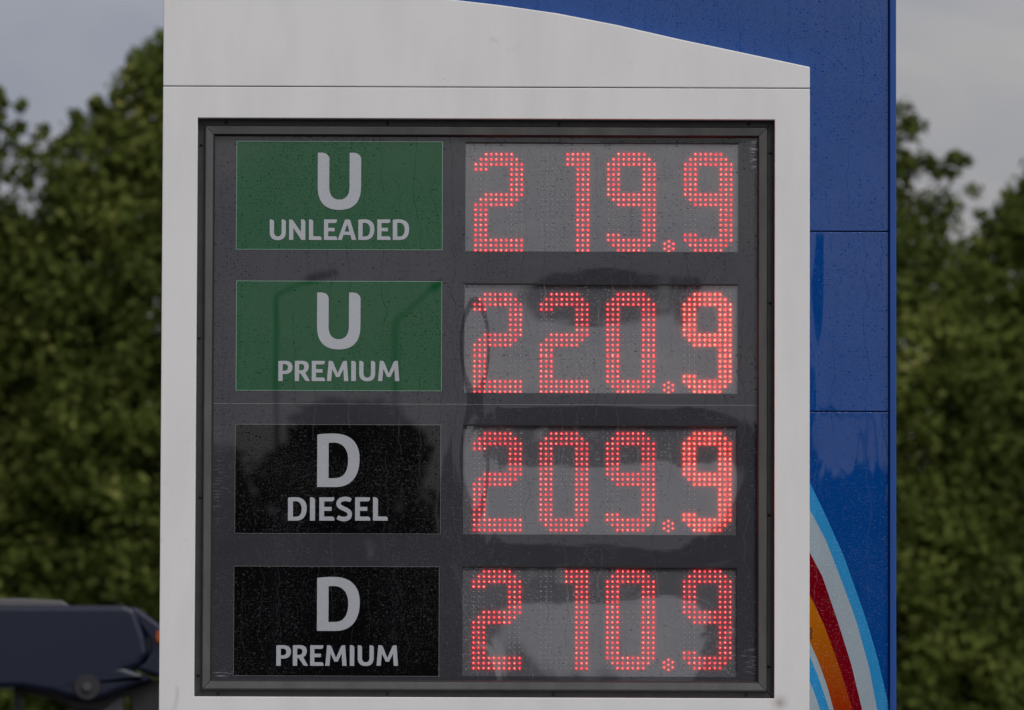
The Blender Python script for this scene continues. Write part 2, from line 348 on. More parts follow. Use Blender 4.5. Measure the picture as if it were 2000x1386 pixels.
def leaf_mesh(v, tone):
    me = bpy.data.meshes.new('leaves'); nv = len(v); nf = nv//4
    me.vertices.add(nv); me.vertices.foreach_set('co', v.astype(np.float32).ravel())
    me.loops.add(nv); me.loops.foreach_set('vertex_index', np.arange(nv, dtype=np.int32))
    me.polygons.add(nf); me.polygons.foreach_set('loop_start', np.arange(0, nv, 4, dtype=np.int32))
    try: me.polygons.foreach_set('loop_total', np.full(nf, 4, dtype=np.int32))
    except Exception: pass
    me.update(calc_edges=True)
    a = me.attributes.new('tone', 'FLOAT', 'FACE'); a.data.foreach_set('value', tone.astype(np.float32))
    return me
def tree(label, top, Y, depth_, zb, npuff, per, size, puff, leafmat, seed, group, shoots=(), trunk_x=None, loose=0.0):
    """top: skyline as a list of x,z ; crown fills below it down to zb, with real depth"""
    rng = np.random.RandomState(seed); depth = depth_*(K_ if Y > 0 else 1)
    if Y > 0: puff = puff*K_; shoots = [(a, b, r0*K_, r1*K_, n_) for a, b, r0, r1, n_ in shoots]
    tx = np.array([p[0] for p in top]); tz = np.array([p[1] for p in top])
    xc = (tx[0]+tx[-1])/2; hw = (tx[-1]-tx[0])/2
    cs = []; rs = []
    while len(cs) < npuff:
        x = rng.uniform(tx[0], tx[-1]); zt = np.interp(x, tx, tz)
        q = rng.uniform()**1.0
        z = zb + (zt-zb)*q
        e = (x-xc)/hw; sh = math.sqrt(max(0, 1-e*e*.8))*math.sqrt(max(.06, 1-((z-zb)/(zt-zb))**3))*(.55+.45*min(1, (z-zb)/1.5))
        dpt = depth*sh
        # mostly near the outside of the crown
        s = rng.choice([-1, -1, 1])*rng.uniform(.35, 1.0)
        r = puff*rng.uniform(.55, 1.25)
        if z > zt-r*.6: z = zt-r*.6*rng.uniform(.8, 1.6); r *= .8
        if mnoise.noise(Vector((x*1.3+seed, z*1.3, s*2))) < -.42+loose: continue
        cs.append((x, Y + s*dpt + rng.normal()*.08, z)); rs.append(r)
    v, tn = leaf_cloud(cs, rs, per, size, rng)
    V = [v]; T = [tn]
    limbs = []
    for (a, b, r0, r1, cnt) in shoots:
        a = np.array(a); b = np.array(b); ts = np.linspace(0, 1, cnt)
        cc = [tuple(a + (b-a)*t + rng.normal(size=3)*r0*.25) for t in ts]; rr = [r0+(r1-r0)*t for t in ts]
        v, tn = leaf_cloud(cc, rr, max(8, int(per*.45)), size*.95, rng, .9); V.append(v); T.append(tn*.8)
        limbs.append((a, b))
    tr_x = xc if trunk_x is None else trunk_x
    root = thing('broadleaf_tree', label, 'tree', (tr_x, Y, 0), group)
    verts = np.concatenate(V) - np.array([tr_x, Y, 0])
    obj('crown', leaf_mesh(verts, np.concatenate(T)), leafmat, root)
    bm = bmesh.new(); zt = np.interp(tr_x, tx, tz); rt = .045*(zt**.8)*.55
    tube_bm(bm, [(0, 0, 0), (.03, .02, zb*.6), (-.04, 0, zb+(zt-zb)*.4), (.02, 0, zb+(zt-zb)*.85)], [rt*1.3, rt, rt*.6, rt*.15], 9)
    trunk_me = to_mesh(bm, smooth=True); obj('trunk', trunk_me, M['bark'], root)
    for i in range(9):
        j = rng.randint(len(cs)); c = np.array(cs[j]) - np.array([tr_x, Y, 0])
        z0 = max(zb*.5, min(c[2]*.7, zt*.7)); mid = (c[0]*.45, c[1]*.45, (z0+c[2])/2 + .1)
        obj('limb', tube([(0, 0, z0), mid, tuple(c)], [rt*.5, rt*.3, rt*.08], 6), M['bark'], root)
    for a, b in limbs:
        o = np.array([tr_x, Y, 0]); a2 = a-o; b2 = b-o
        st = (a2[0]*.6, a2[1]*.6, a2[2]-.5)
        obj('limb', tube([st, tuple(a2), tuple(a2+(b2-a2)*.97)], [.02, .012, .004], 5), M['bark'], root)
    return root
YT = 60.0; K_ = 1.6
def pt(u, v, Y=YT, dy=0):
    x, z = at(u, v, Y); return (x, Y+dy, z)
G1 = 'trees of the belt behind the sign'
sk = lambda pts, Y=YT: [at(u, v, Y) for u, v in pts]
LEAF = .115
tree('green tree left of the sign whose crown climbs towards the sign\'s white edge', sk([(60, 900), (85, 450), (112, 330), (132, 255), (150, 245), (163, 310), (178, 235), (195, 215), (222, 215), (250, 200), (262, 140), (285, 112), (315, 92), (420, 20), (560, 0), (700, 120), (800, 400)]),
     YT, 1.3, 1.2, 2600, 46, LEAF, .24, M['leaf'], 11, G1,
     shoots=[(pt(140, 300), pt(147, 226), .10, .05, 7), (pt(190, 290), pt(193, 188), .11, .04, 8), (pt(262, 240), pt(275, 118), .14, .08, 8), (pt(290, 200), pt(316, 86), .14, .06, 8), (pt(225, 260), pt(232, 172), .1, .04, 7)])
tree('darker tree at the far left edge with thin shoots against the sky', sk([(-760, 500), (-560, 200), (-300, 160), (-120, 240), (-50, 290), (0, 370), (50, 410), (90, 440), (130, 520), (160, 900)]),
     YT+.6, 1.3, 1.2, 2600, 46, LEAF, .24, M['leaf'], 5, G1,
     shoots=[(pt(-30, 290), pt(10, 198), .10, .03, 7), (pt(-10, 330), pt(42, 218), .10, .04, 9), (pt(10, 345), pt(92, 250), .10, .04, 10), (pt(40, 360), pt(110, 282), .09, .03, 8), (pt(-30, 250), pt(-10, 170), .1, .04, 6)])
tree('tree just right of the sign with a pointed top and reaching branches', sk([(1180, 400), (1300, 150), (1480, 60), (1640, 150), (1720, 330), (1760, 400), (1800, 430), (1850, 470), (1900, 500), (1950, 600), (1985, 900)]),
     YT, 1.2, 1.2, 1900, 42, LEAF, .22, M['leaf'], 21, G1, loose=.12,
     shoots=[(pt(1740, 400), pt(1776, 205), .13, .085, 14), (pt(1765, 262), pt(1795, 248), .09, .05, 4), (pt(1745, 350), pt(1795, 300), .11, .06, 6), (pt(1770, 420), pt(1884, 304), .15, .06, 13),
             (pt(1790, 420), pt(1898, 372), .15, .06, 11), (pt(1830, 480), pt(1862, 412), .13, .07, 6), (pt(1750, 470), pt(1850, 430), .15, .1, 8), (pt(1750, 330), pt(1835, 315), .11, .05, 7)])
tree('bushy tree at the right edge of the picture, lower and fuller', sk([(1860, 900), (1885, 520), (1915, 440), (1935, 425), (1965, 440), (1990, 375), (2020, 340), (2100, 250), (2300, 180), (2480, 260), (2600, 600)]),
     YT+.9, 1.2, 1.2, 2300, 44, LEAF, .24, M['leaf'], 33, G1, loose=.04,
     shoots=[(pt(1915, 500, YT+.9), pt(1930, 422, YT+.9), .12, .05, 6), (pt(1975, 450, YT+.9), pt(1998, 350, YT+.9), .12, .05, 8), (pt(1950, 470, YT+.9), pt(1972, 405, YT+.9), .11, .05, 6)])
tree('tree hidden mostly behind the middle of the sign', sk([(560, 700), (700, 150), (900, 20), (1100, 60), (1250, 200), (1400, 700)]), YT+1.2, 1.2, 1.2, 500, 36, .10, .3, M['leaf'], 8, G1)
# the undergrowth line that closes the view lower down, further back
tree('dense shrub filling the gap low behind the left trees', sk([(-500, 900), (-250, 440), (0, 430), (75, 450), (130, 370), (180, 360), (250, 300), (420, 260), (700, 900)], YT+4), YT+4, 1.0, .3, 2200, 40, .13, .30, M['leaf'], 41, G1)
tree('dense shrub filling the gap low behind the right trees', sk([(1350, 1100), (1600, 760), (1800, 740), (1900, 640), (1980, 560), (2150, 520), (2450, 1000)], YT+4), YT+4, 1.0, .3, 1700, 38, .13, .30, M['leaf'], 42, G1)

# the far side of the road, mirrored in the glossy faces
YR = -52.0; DR = 52.0
ANG = FW/DIST/2000
def mir(U, V):
    e = PITCH + (693-V)*ANG
    return ((U-1000)*(.0013+DR*ANG), 3.2+(693-V)*.0013*.9 + DR*math.tan(e))
G2 = 'trees across the road mirrored in the sign'
far = [('tall pointed tree across the road, mirrored behind the diesel lettering', [(565, 1000), (585, 880), (600, 800), (625, 775), (655, 790), (690, 768), (735, 778), (765, 800), (800, 860), (830, 960), (850, 1060)], 420),
       ('low spiky tree across the road, mirrored at the lower left of the window', [(330, 1000), (400, 930), (450, 890), (475, 925), (505, 890), (540, 930), (565, 890), (590, 930), (640, 1000)], 300),
       ('round tree across the road, mirrored above the price digits', [(880, 1080), (940, 980), (1010, 930), (1090, 905), (1170, 915), (1230, 935), (1290, 990), (1330, 1080)], 400),
       ('broad tree across the road, mirrored on the right of the digits', [(1230, 1060), (1290, 950), (1370, 900), (1460, 925), (1540, 905), (1640, 960), (1720, 1060)], 450),
       ('wide tree across the road, mirrored in the blue cladding', [(1600, 1060), (1680, 930), (1780, 890), (1900, 920), (2050, 890), (2250, 1000), (2350, 1150)], 450),
       ('farther tree across the road beyond the left lamp', [(-300, 1100), (-200, 950), (-50, 900), (120, 920), (280, 900), (380, 980), (450, 1100)], 500)]
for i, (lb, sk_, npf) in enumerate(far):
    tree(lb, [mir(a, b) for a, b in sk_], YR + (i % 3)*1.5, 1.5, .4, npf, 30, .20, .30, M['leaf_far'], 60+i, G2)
bm = bmesh.new()
rng = np.random.RandomState(3)
hc = [(rng.uniform(-40, 40), -56+rng.normal()*.6, rng.uniform(.3, 5.0)) for _ in range(3000)]
v, tn = leaf_cloud(hc, [.7]*3000, 10, .55, rng)
bm.free()
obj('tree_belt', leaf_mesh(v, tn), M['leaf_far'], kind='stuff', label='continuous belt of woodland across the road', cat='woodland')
def lamp(label, x, y, h, arm, r=.075, tilt=.12, group='street lamps mirrored in the sign'):
    t = thing('street_lamp', label, 'street lamp', (x, y, 0), group)
    steel = bpy.data.materials.get('lamp_steel') or mat('lamp_steel', (.10, .10, .105), .5, metal=.3)
    obj('pole', tube([(0, 0, 0), (0, 0, 1.2), (0, 0, 1.25), (0, 0, h-.06), (.012*np.sign(arm), 0, h-.02), (.05*np.sign(arm), 0, h)], [r*1.6, r*1.6, r, r*.8, r*.7, r*.6], 10), steel, t)
    obj('arm', tube([(.045*np.sign(arm), 0, h), (arm*.6, 0, h+abs(arm)*tilt)], r*.55, 8), steel, t)
    a0 = arm*.58; z = h+abs(arm)*tilt
    obj('lamp_head', prism([(a0, z-.02), (a0, z+.03), (arm*1.1, z+.06), (arm*1.15, z+.03)], -.07, .07, .008), steel, t)
    return t
k70 = lambda U, V, d: ((U-1000)*(.0013+d*ANG), 3.3 + d*math.tan(PITCH+(693-V)*ANG))
x, h = k70(538, 535, 28); lamp('street lamp on the forecourt, mirrored left of the upper premium panel', x, -28, h, .34, .015, .2)
x, h = k70(775, 615, 31); lamp('street lamp on the forecourt, mirrored at the right of the upper premium panel', x, -31, h, .36, .015, .45)
x, h = 2.78, 8.9
col = thing('added_column', 'unseen dark column added behind the camera to mirror as the double loop left of the middle prices', 'column', (x, -60, 0))  # unseen column, added only to shape the dark loops in the reflection
obj('shaft', box(-.2, -.2, .25, .2, .2, h, .02), mat('column_paint', (.03, .03, .032), .6), col)
obj('footing', box(-.3, -.3, 0, .3, .3, .25, .02), mat('concrete', (.25, .25, .24), .9), col)
obj('cap', box(-.24, -.24, h, .24, .24, h+.06, .01), bpy.data.materials['column_paint'], col)
x, h = k70(1725, 930, 33); lamp('street lamp across the road, mirrored in the blue cladding', x, -33, h, -.3, .016)

# ------------------------------------------------------------------ the price sign
S = FW/2000                                            # metres per unit on the sign (unit = 1/2000 of the view's width)
X = lambda u: (u-1000)*S
totem = thing('price_sign', 'tall white and blue fuel price sign with four rows of red lit prices', 'price sign', (0, 0, 0))
def mids(u0, v0, u1, v1):
    """true upright rectangle whose side midpoints appear at these places"""
    um, vm = (u0+u1)/2, (v0+v1)/2
    return at(u0, vm)[0], at(um, v1)[1], at(u1, vm)[0], at(um, v0)[1]       # x0,z0,x1,z1
# the soft bulges of the acrylic sheets: one height field shared by everything laminated to them
kv = [330, 400, 470, 505, 530, 580, 640, 700, 740, 770, 800, 850, 890, 930, 1000, 1040, 1070, 1100, 1135, 1180, 1240, 1330]
kf = [0, 150, 280, 320, 450, 430, 290, -220, -330, -160, 190, 250, 60, -170, -270, -290, -230, -80, -110, -420, -500, -560]
vv = np.arange(200, 1400, 2.0); ff = np.interp(vv, kv, kf)
gk = np.exp(-np.linspace(-2, 2, 29)**2); gk /= gk.sum()
ff = np.convolve(np.pad(ff, 14, 'edge'), gk, 'valid'); FF = np.cumsum(ff)*2.0
def ss(a, b, x):
    t = np.clip((x-a)/(b-a), 0, 1); return t*t*t*(t*(6*t-15)+10)
def phi(u, v):
    W = ss(850, 995, u)*(1-ss(1290, 1580, u))*(1+.18*np.sin((u-1000)/150))
    p = W*np.interp(v, vv, FF)
    p = p + 900*np.sin(u/95+np.sin(v/160))*np.cos(v/120+1) + 110*np.sin(u/23+1.3*np.sin(v/60))*np.sin(v/75)
    return p
KH = -S/(2/ANG)
def hgt(x, z):
    return KH*phi(np.asarray(x)/S+1000, 693-(np.asarray(z)-ZC)/S)
def hn(x, z, e=.0012):
    hx = (hgt(x+e, z)-hgt(x-e, z))/(2*e); hz = (hgt(x, z+e)-hgt(x, z-e))/(2*e)
    n = np.stack([-hx, -np.ones_like(hx), -hz], -1); return n/np.linalg.norm(n, axis=-1)[..., None]
def set_normals(me):
    n = len(me.vertices); co = np.empty(n*3, np.float32); me.vertices.foreach_get('co', co); co = co.reshape(-1, 3).astype(float)
    me.polygons.foreach_set('use_smooth', [True]*len(me.polygons))
    me.normals_split_custom_set_from_vertices(hn(co[:, 0], co[:, 2]).tolist())
def sheet(x0, z0, x1, z1, y, step=.006, holes=()):
    nx = max(2, int((x1-x0)/step)); nzz = max(2, int((z1-z0)/step))
    xs = set(np.linspace(x0, x1, nx).tolist()); zs = set(np.linspace(z0, z1, nzz).tolist())
    for a, b, c, d in holes:
        xs |= {a, c}; zs |= {b, d}
    xs = sorted(xx for xx in xs if x0-1e-9 <= xx <= x1+1e-9); zs = sorted(zz for zz in zs if z0-1e-9 <= zz <= z1+1e-9)
    def inside(a, b): return any(h[0] < a < h[2] and h[1] < b < h[3] for h in holes)
    me = grid_mesh(xs, zs, lambda A, B: y - hgt(A, B), inside if holes else None)
    set_normals(me); return me

# --- outline numbers of the sign
OX0, OX1 = at(316, 693)[0], at(1580.6, 693)[0]            # white cladding left and right edge
ZSEAM = at(950, 173.5)[1]; ZTOP = at(400, -420)[1]
WX0, WZ0, WX1, WZ1 = mids(383.5, 235, 1512, 1361.5)      # window opening
PX0, PX1 = at(1581, 693)[0], at(1736, 693)[0]
EX1 = at(1750.5, 693)[0]
YW, YB = -.030, .012                                      # front of white cladding, front of blue
Z_LOW = .9
# body behind
obj('body', box(OX0+.02, .03, .05, EX1-.012, .42, ZTOP-.02, .004), M['body'], totem)
obj('base', box(OX0-.03, -.06, 0, EX1+.03, .46, .12, .01), mat('base_grey', (.12, .12, .12), .6), totem, label='grey plinth at the foot of the sign')
# white: header with sweeping upper edge
curve = [(316, -34), (500, -26), (700, -16), (870, 1), (975, 13), (1087, 29), (1205, 52), (1325, 79.5), (1455, 107), (1580.6, 134)]
cp = [at(a, b) for a, b in curve]; cp[0] = (OX0, cp[0][1]); cp[-1] = (OX1, cp[-1][1])
pts = [(OX0, ZSEAM+.0011)] + cp + [(OX1, ZSEAM+.0011)]
obj('cladding_panel', prism(pts, YW, .028, .0022), M['white'], totem, label='white header panel with a downward sweeping top edge')
# white: panel round the window
def ring(ox0, oz0, ox1, oz1, ix0, iz0, ix1, iz1, y0, y1, bev):
    bm = bmesh.new()
    O = [(ox0, oz0), (ox1, oz0), (ox1, oz1), (ox0, oz1)]; I = [(ix0, iz0), (ix1, iz0), (ix1, iz1), (ix0, iz1)]
    f = [[bm.verts.new((x, y, z)) for x, z in q] for q in (O, I) for y in (y0, y1)]
    of, ob, if_, ib = f
    for k in range(4):
        j = (k+1) % 4
        bm.faces.new((of[k], of[j], if_[j], if_[k])); bm.faces.new((ob[k], ib[k], ib[j], ob[j]))
        bm.faces.new((of[k], ob[k], ob[j], of[j])); bm.faces.new((if_[k], if_[j], ib[j], ib[k]))
    bmesh.ops.recalc_face_normals(bm, faces=bm.faces); bevel(bm, bev, 2, .7); return to_mesh(bm)
ZM = at(950, 1500)[1]
obj('cladding_panel', ring(OX0, ZM+.0012, OX1, ZSEAM-.0011, WX0, WZ0, WX1, WZ1, YW, .028, .0018), M['white'], totem, label='white panel surrounding the dark window')
obj('cladding_panel', box(OX0, YW, .14, OX1, .028, ZM-.0012, .002), M['white'], totem, label='white lower panel down to the plinth')
obj('seam_strip', box(OX0+.004, YW+.006, ZSEAM-.004, OX1-.004, YW+.02, ZSEAM+.004), M['seam'], totem)
# blue
ZB1, ZB2 = at(1660, 452)[1], at(1660, 802)[1]
def blue_panel(x0, z0, x1, z1, label):
    me = box(x0, YB, z0, x1, .029, z1, .0018); return obj('blue_panel', me, M['blue'], totem, label=label)
blue_panel(OX0+.01, ZB1+.0012, PX1, ZTOP, 'glossy blue panel above and beside the white header')
blue_panel(PX0-.03, ZB2+.0012, PX1, ZB1-.0012, 'short glossy blue panel between two seams')
blue_panel(PX0-.03, .14, PX1, ZB2-.0012, 'glossy blue panel carrying the curved coloured stripes')
obj('seam_strip', box(PX0-.02, YB+.006, ZB1-.006, PX1-.001, YB+.014, ZB1+.006), M['seam'], totem)
obj('seam_strip', box(PX0-.02, YB+.006, ZB2-.006, PX1-.001, YB+.014, ZB2+.006), M['seam'], totem)
obj('edge_trim', box(PX1+.0022, YB-.012, .13, EX1, .43, ZTOP+.003, .003), M['blue_edge'], totem)
# stripes
B_ = dict(
 A=[(1545, 870), (1581, 938.6), (1615, 1009), (1649, 1086), (1691, 1205), (1715, 1286), (1738, 1386), (1752, 1480), (1760, 1600)],
 B=[(1545, 930), (1581, 992), (1613.7, 1054), (1645, 1135), (1673, 1212), (1698, 1303), (1713.7, 1386), (1728, 1480), (1738, 1600)],
 C=[(1545, 1010), (1580, 1073.7), (1606.7, 1124.6), (1638, 1216), (1663, 1296), (1684.6, 1386), (1702, 1480), (1714, 1600)],
 D=[(1545, 1090), (1581, 1159), (1610, 1219), (1641.8, 1307), (1666, 1386), (1684, 1480), (1697, 1600)],
 E=[(1545, 1170), (1580, 1247), (1599, 1291), (1616, 1339), (1629, 1386), (1652, 1480), (1668, 1600)],
 F=[(1545, 1200), (1580, 1276), (1597.5, 1317), (1620.5, 1386), (1644, 1480), (1660, 1600)],
 G=[(1545, 1245), (1580, 1325.5), (1590.7, 1351), (1602.6, 1386), (1625, 1480), (1643, 1600)],
 H=[(1545, 1600), (1555, 1600.5)])
def stripe(a, b, m, label):
    za = sorted([at(u, v)[::-1] for u, v in a]); zb_ = sorted([at(u, v)[::-1] for u, v in b])
    zmax = za[-1][0]; zmin = za[0][0]; xl = PX0-.025
    zs = np.linspace(zmin, zmax, 90)
    xr = np.minimum(PX1-.001, np.interp(zs, [p[0] for p in za], [p[1] for p in za])); xr = np.maximum(xr, xl)
    x2 = np.interp(zs, [p[0] for p in zb_], [p[1] for p in zb_]); x2 = np.where(zs > zb_[-1][0], xl, x2)
    if b is B_['H']: x2[:] = xl
    x2 = np.clip(x2, xl, None); x2 = np.minimum(x2, xr)
    y = YB-.0012; bm = bmesh.new()
    L0 = [bm.verts.new((p, y, z)) for p, z in zip(x2, zs)]; R0 = [bm.verts.new((p, y, z)) for p, z in zip(xr, zs)]
    for i in range(len(zs)-1):
        if xr[i]-x2[i] > 1e-4 or xr[i+1]-x2[i+1] > 1e-4: bm.faces.new((L0[i], R0[i], R0[i+1], L0[i+1]))
    obj('stripe', to_mesh(bm), m, totem, label=label)
ks = 'ABCDEFGH'
for i, (m, lb) in enumerate([('sky_blue', 'outer light blue stripe'), ('stripe_white', 'wide white stripe'), ('red', 'dark red stripe'), ('orange', 'orange stripe'),
                             ('stripe_white', 'thin white stripe'), ('sky_blue', 'inner light blue stripe'), ('stripe_white', 'innermost pale stripe')]):
    stripe(B_[ks[i]], B_[ks[i+1]], M[m], lb)

# --- window frame: four mitred rails
def rail(a, b, inn, wid):
    """a->b outer edge ends (x,z), inn = inward unit (x,z), wid = rail width; mitred at both ends"""
    prof = [(0, .022), (0, .000), (.36, -.001), (.40, -.006), (.44, -.014), (.50, -.0165), (.90, -.0145), (1.0, -.010), (1.0, .022)]
    bm = bmesh.new(); d = Vector((b[0]-a[0], b[1]-a[1])); d.normalize(); R = []
    for end, s in ((a, 1), (b, -1)):
        R.append([bm.verts.new((end[0] + inn[0]*t*wid + d.x*s*(t*wid+.0008), y, end[1] + inn[1]*t*wid + d.y*s*(t*wid+.0008))) for t, y in prof])
    n = len(prof)
    for k in range(n): 
        f = bm.faces.new((R[0][k], R[0][(k+1) % n], R[1][(k+1) % n], R[1][k]))
        f.material_index = 1 if k in (1, 2) else (2 if k in (6, 7) else 0)  # inner lip faces coloured black to keep the LEDs' red spill from showing
    bm.faces.new(R[0]); bm.faces.new(R[1][::-1])
    return to_mesh(bm)
RW = 32.5*S
c = [(WX0+.001, WZ0+.001), (WX1-.001, WZ0+.001), (WX1-.001, WZ1-.001), (WX0+.001, WZ1-.001)]
for i, inn in enumerate([(0, 1), (-1, 0), (0, -1), (1, 0)]):
    obj('frame_rail', rail(c[i], c[(i+1) % 4], inn, RW), [M['frame'], M['frame_outer'], M['seam']], totem)
# backing behind the window and the sheets
SX0, SZ0, SX1, SZ1 = WX0+RW-.002, WZ0+RW-.002, WX1-RW+.002, WZ1-RW+.002
bm = bmesh.new(); bmesh.ops.create_uvsphere(bm, u_segments=10, v_segments=6, radius=.0042); screw_me = to_mesh(bm, smooth=True); screw_me.materials.append(M['screw'])
for u, v in [(393, 283), (389, 660), (391, 970), (387, 1317), (442, 240), (757, 242), (1092, 243), (1463, 243), (1505, 299), (1504, 592), (1503, 1004), (1502, 1300), (426, 1354), (757, 1354), (1081, 1355), (1457, 1356)]:
    x, z = at(u, v); o = obj('screw', screw_me, M['screw'], totem, loc=(x, -.002, z)); o.scale = (1, .7, 1)

DISP = [mids(907.5+1.5, 279.5, 1442.5, 492), mids(907, 555.5, 1441, 766.5), mids(904.5, 829, 1440, 1043), mids(903, 1105.5, 1439, 1320)]
LAB = [mids(461.5, 276.5, 864.5, 488.5), mids(461, 549.5, 863, 762), mids(458.5, 827.5, 861, 1041.5), mids(456, 1104.5, 858, 1319.5)]
ZSH = at(950, 788.5)[1]
obj('acrylic_sheet', sheet(SX0, ZSH+.0004, SX1, SZ1, 0.0, holes=DISP[:2]), M['face'], totem, label='upper dark grey acrylic sheet')
obj('acrylic_sheet', sheet(SX0, SZ0, SX1, ZSH-.0004, 0.0, holes=DISP[2:]), M['face'], totem, label='lower dark grey acrylic sheet')
obj('seam_strip', sheet(SX0+.002, ZSH-.0007, SX1-.002, ZSH+.0007, -.0004), M['grey_line'], totem, label='pale joint between the two acrylic sheets')
obj('backing_board', box(SX0, .018, SZ0, SX1, .027, SZ1), M['seam'], totem)

gx0, gz0 = at(1172, 279); gx1, gz1 = at(1448, 267)
obj('seal_strip', sheet(gx0, gz0, gx1, gz1, -.0006), M['black'], totem, label='black strip above the first price display')

# --- lettering
def bez(p0, c0, c1, p1, n=12):
    return [tuple((1-t)**3*a + 3*(1-t)**2*t*b + 3*(1-t)*t*t*c_ + t**3*d for a, b, c_, d in zip(p0, c0, c1, p1)) for t in [i/n for i in range(1, n+1)]]
def q(p0, corner, p1, n=7): 
    k = .56
    return bez(p0, tuple(a+(b-a)*k for a, b in zip(p0, corner)), tuple(a+(b-a)*k for a, b in zip(p1, corner)), p1, n)
def gU(w=.79, t=.21):
    r = .115
    o = [(0, 1), (t*.35, 1.0)] + q((t*.35, 1.0), (t, 1.0), (t, 1-r))
    o += [(t, .40)] + bez((t, .40), (t, .24), (t+(w/2-t)*.42, .17), (w/2, .17)) + bez((w/2, .17), (w-t-(w/2-t)*.42, .17), (w-t, .24), (w-t, .40))
    o += [(w-t, 1), (w-t*.65, 1.0)] + q((w-t*.65, 1.0), (w, 1.0), (w, 1-r)) + [(w, .40)]
    o += bez((w, .40), (w, .10), (w*.80, -.01), (w/2, -.01)) + bez((w/2, -.01), (w*.2, -.01), (0, .10), (0, .40))
    return w, [o]
def gD():
    o = [(0, 0), (.34, 0)] + bez((.34, 0), (.64, 0), (.795, .2), (.795, .53)) + bez((.795, .53), (.795, .83), (.63, 1.005), (.31, 1.005)) + bez((.31, 1.005), (.2, 1.005), (.1, 1), (0, .985), 4)
    i = [(.213, .165), (.34, .168)] + bez((.34, .168), (.50, .17), (.58, .29), (.58, .51)) + bez((.58, .51), (.58, .72), (.47, .835), (.31, .835)) + [(.213, .83)]
    return .795, [o, i[::-1]]
def gN():
    o = [(0, 0), (0, 1), (.07, 1)] + q((.07, 1), (.155, 1), (.20, .93)) + [(.585, .385), (.585, 1), (.66, 1)] + q((.66, 1), (.80, 1), (.80, .88)) + [(.80, 0), (.61, 0), (.21, .585), (.21, 0)]
    return .80, [o]
def gL():
    return .62, [[(0, 0), (0, 1), (.07, 1)] + q((.07, 1), (.21, 1), (.21, .88)) + [(.21, .178), (.53, .178)] + q((.53, .178), (.62, .178), (.62, .08)) + [(.62, 0)]]
def gI():
    return .225, [[(0, 0), (0, 1), (.08, 1)] + q((.08, 1), (.225, 1), (.225, .88)) + [(.225, 0)]]
def gE():
    o = [(0, 0), (0, 1), (.635, 1)] + [(.635, .93)] + q((.635, .93), (.635, .825), (.53, .825)) + [(.205, .825), (.205, .59), (.525, .59), (.525, .42), (.205, .42), (.205, .175), (.54, .175)] + q((.54, .175), (.65, .175), (.65, .07)) + [(.65, 0)]
    return .65, [o]
def gA():
    o = [(0, 0), (.34, .93)] + q((.34, .93), (.365, 1), (.43, 1)) + [(.53, 1)] + q((.53, 1), (.60, 1), (.63, .93)) + [(.92, 0), (.70, 0), (.625, .245), (.285, .245), (.205, 0)]
    return .92, [o, [(.345, .405), (.475, .775), (.575, .405)][::-1]]
def bowl():
    return bez((.32, 1.005), (.56, 1.005), (.70, .90), (.70, .69))
def gP():
    o = [(0, 0), (0, .99), (.12, 1.005), (.32, 1.005)] + bowl() + bez((.70, .69), (.70, .46), (.55, .345), (.30, .345)) + [(.213, .35), (.213, 0)]
    i = [(.213, .51), (.213, .835), (.30, .84)] + bez((.30, .84), (.42, .84), (.475, .78), (.475, .68)) + bez((.475, .68), (.475, .57), (.42, .51), (.30, .51))
    return .70, [o, i]
def gR():
    o = [(0, 0), (0, .99), (.12, 1.005), (.32, 1.005)] + bez((.32, 1.005), (.56, 1.005), (.69, .92), (.69, .72)) + bez((.69, .72), (.69, .58), (.62, .47), (.515, .42)) + [(.74, .02)] + q((.74, .02), (.74, 0), (.70, 0), 3) + [(.60, 0)] + q((.60, 0), (.54, 0), (.50, .06), 4) + [(.29, .375), (.213, .375), (.213, 0)]
    i = [(.213, .53), (.213, .84), (.30, .845)] + bez((.30, .845), (.42, .845), (.47, .78), (.47, .69)) + bez((.47, .69), (.47, .58), (.40, .53), (.30, .53))
    return .74, [o, i]
def gM():
    o = [(0, 0), (.085, 1), (.19, 1)] + q((.19, 1), (.27, 1), (.305, .93)) + [(.535, .385), (.77, .93)] + q((.77, .93), (.80, 1), (.87, 1)) + [(.985, 1), (1.063, 0), (.85, 0), (.815, .60), (.62, .20), (.455, .20), (.26, .60), (.21, 0)]
    return 1.063, [o]
def gS():
    c_ = [(.635, .865), (.53, .915), (.37, .93), (.20, .885), (.115, .755), (.155, .62), (.30, .53), (.45, .46), (.565, .37), (.59, .25), (.535, .125), (.38, .07), (.22, .085), (.065, .15)]
    P = []
    for i in range(len(c_)-1):
        p0, p1, p2, p3 = [Vector(c_[max(0, min(len(c_)-1, j))]) for j in (i-1, i, i+1, i+2)]
        for k in range(5):
            t = k/5; P.append(.5*((2*p1)+(p2-p0)*t+(2*p0-5*p1+4*p2-p3)*t*t+(3*p1-3*p2+p0*1-3*p1*0+p3)*0*t + (-p0+3*p1-3*p2+p3)*t**3))
    P.append(Vector(c_[-1])); Lf, Rt = [], []
    for i, p in enumerate(P):
        d = (P[min(i+1, len(P)-1)]-P[max(i-1, 0)]).normalized(); n = Vector((-d.y, d.x))
        hw = .094*min(1, .72+.12*min(i, len(P)-1-i)); Lf.append(tuple(p+n*hw)); Rt.append(tuple(p-n*hw))
    return .69, [Lf + Rt[::-1]]
GL = dict(U=gU, D=gD, N=gN, L=gL, I=gI, E=gE, A=gA, P=gP, R=gR, M=gM, S=gS)
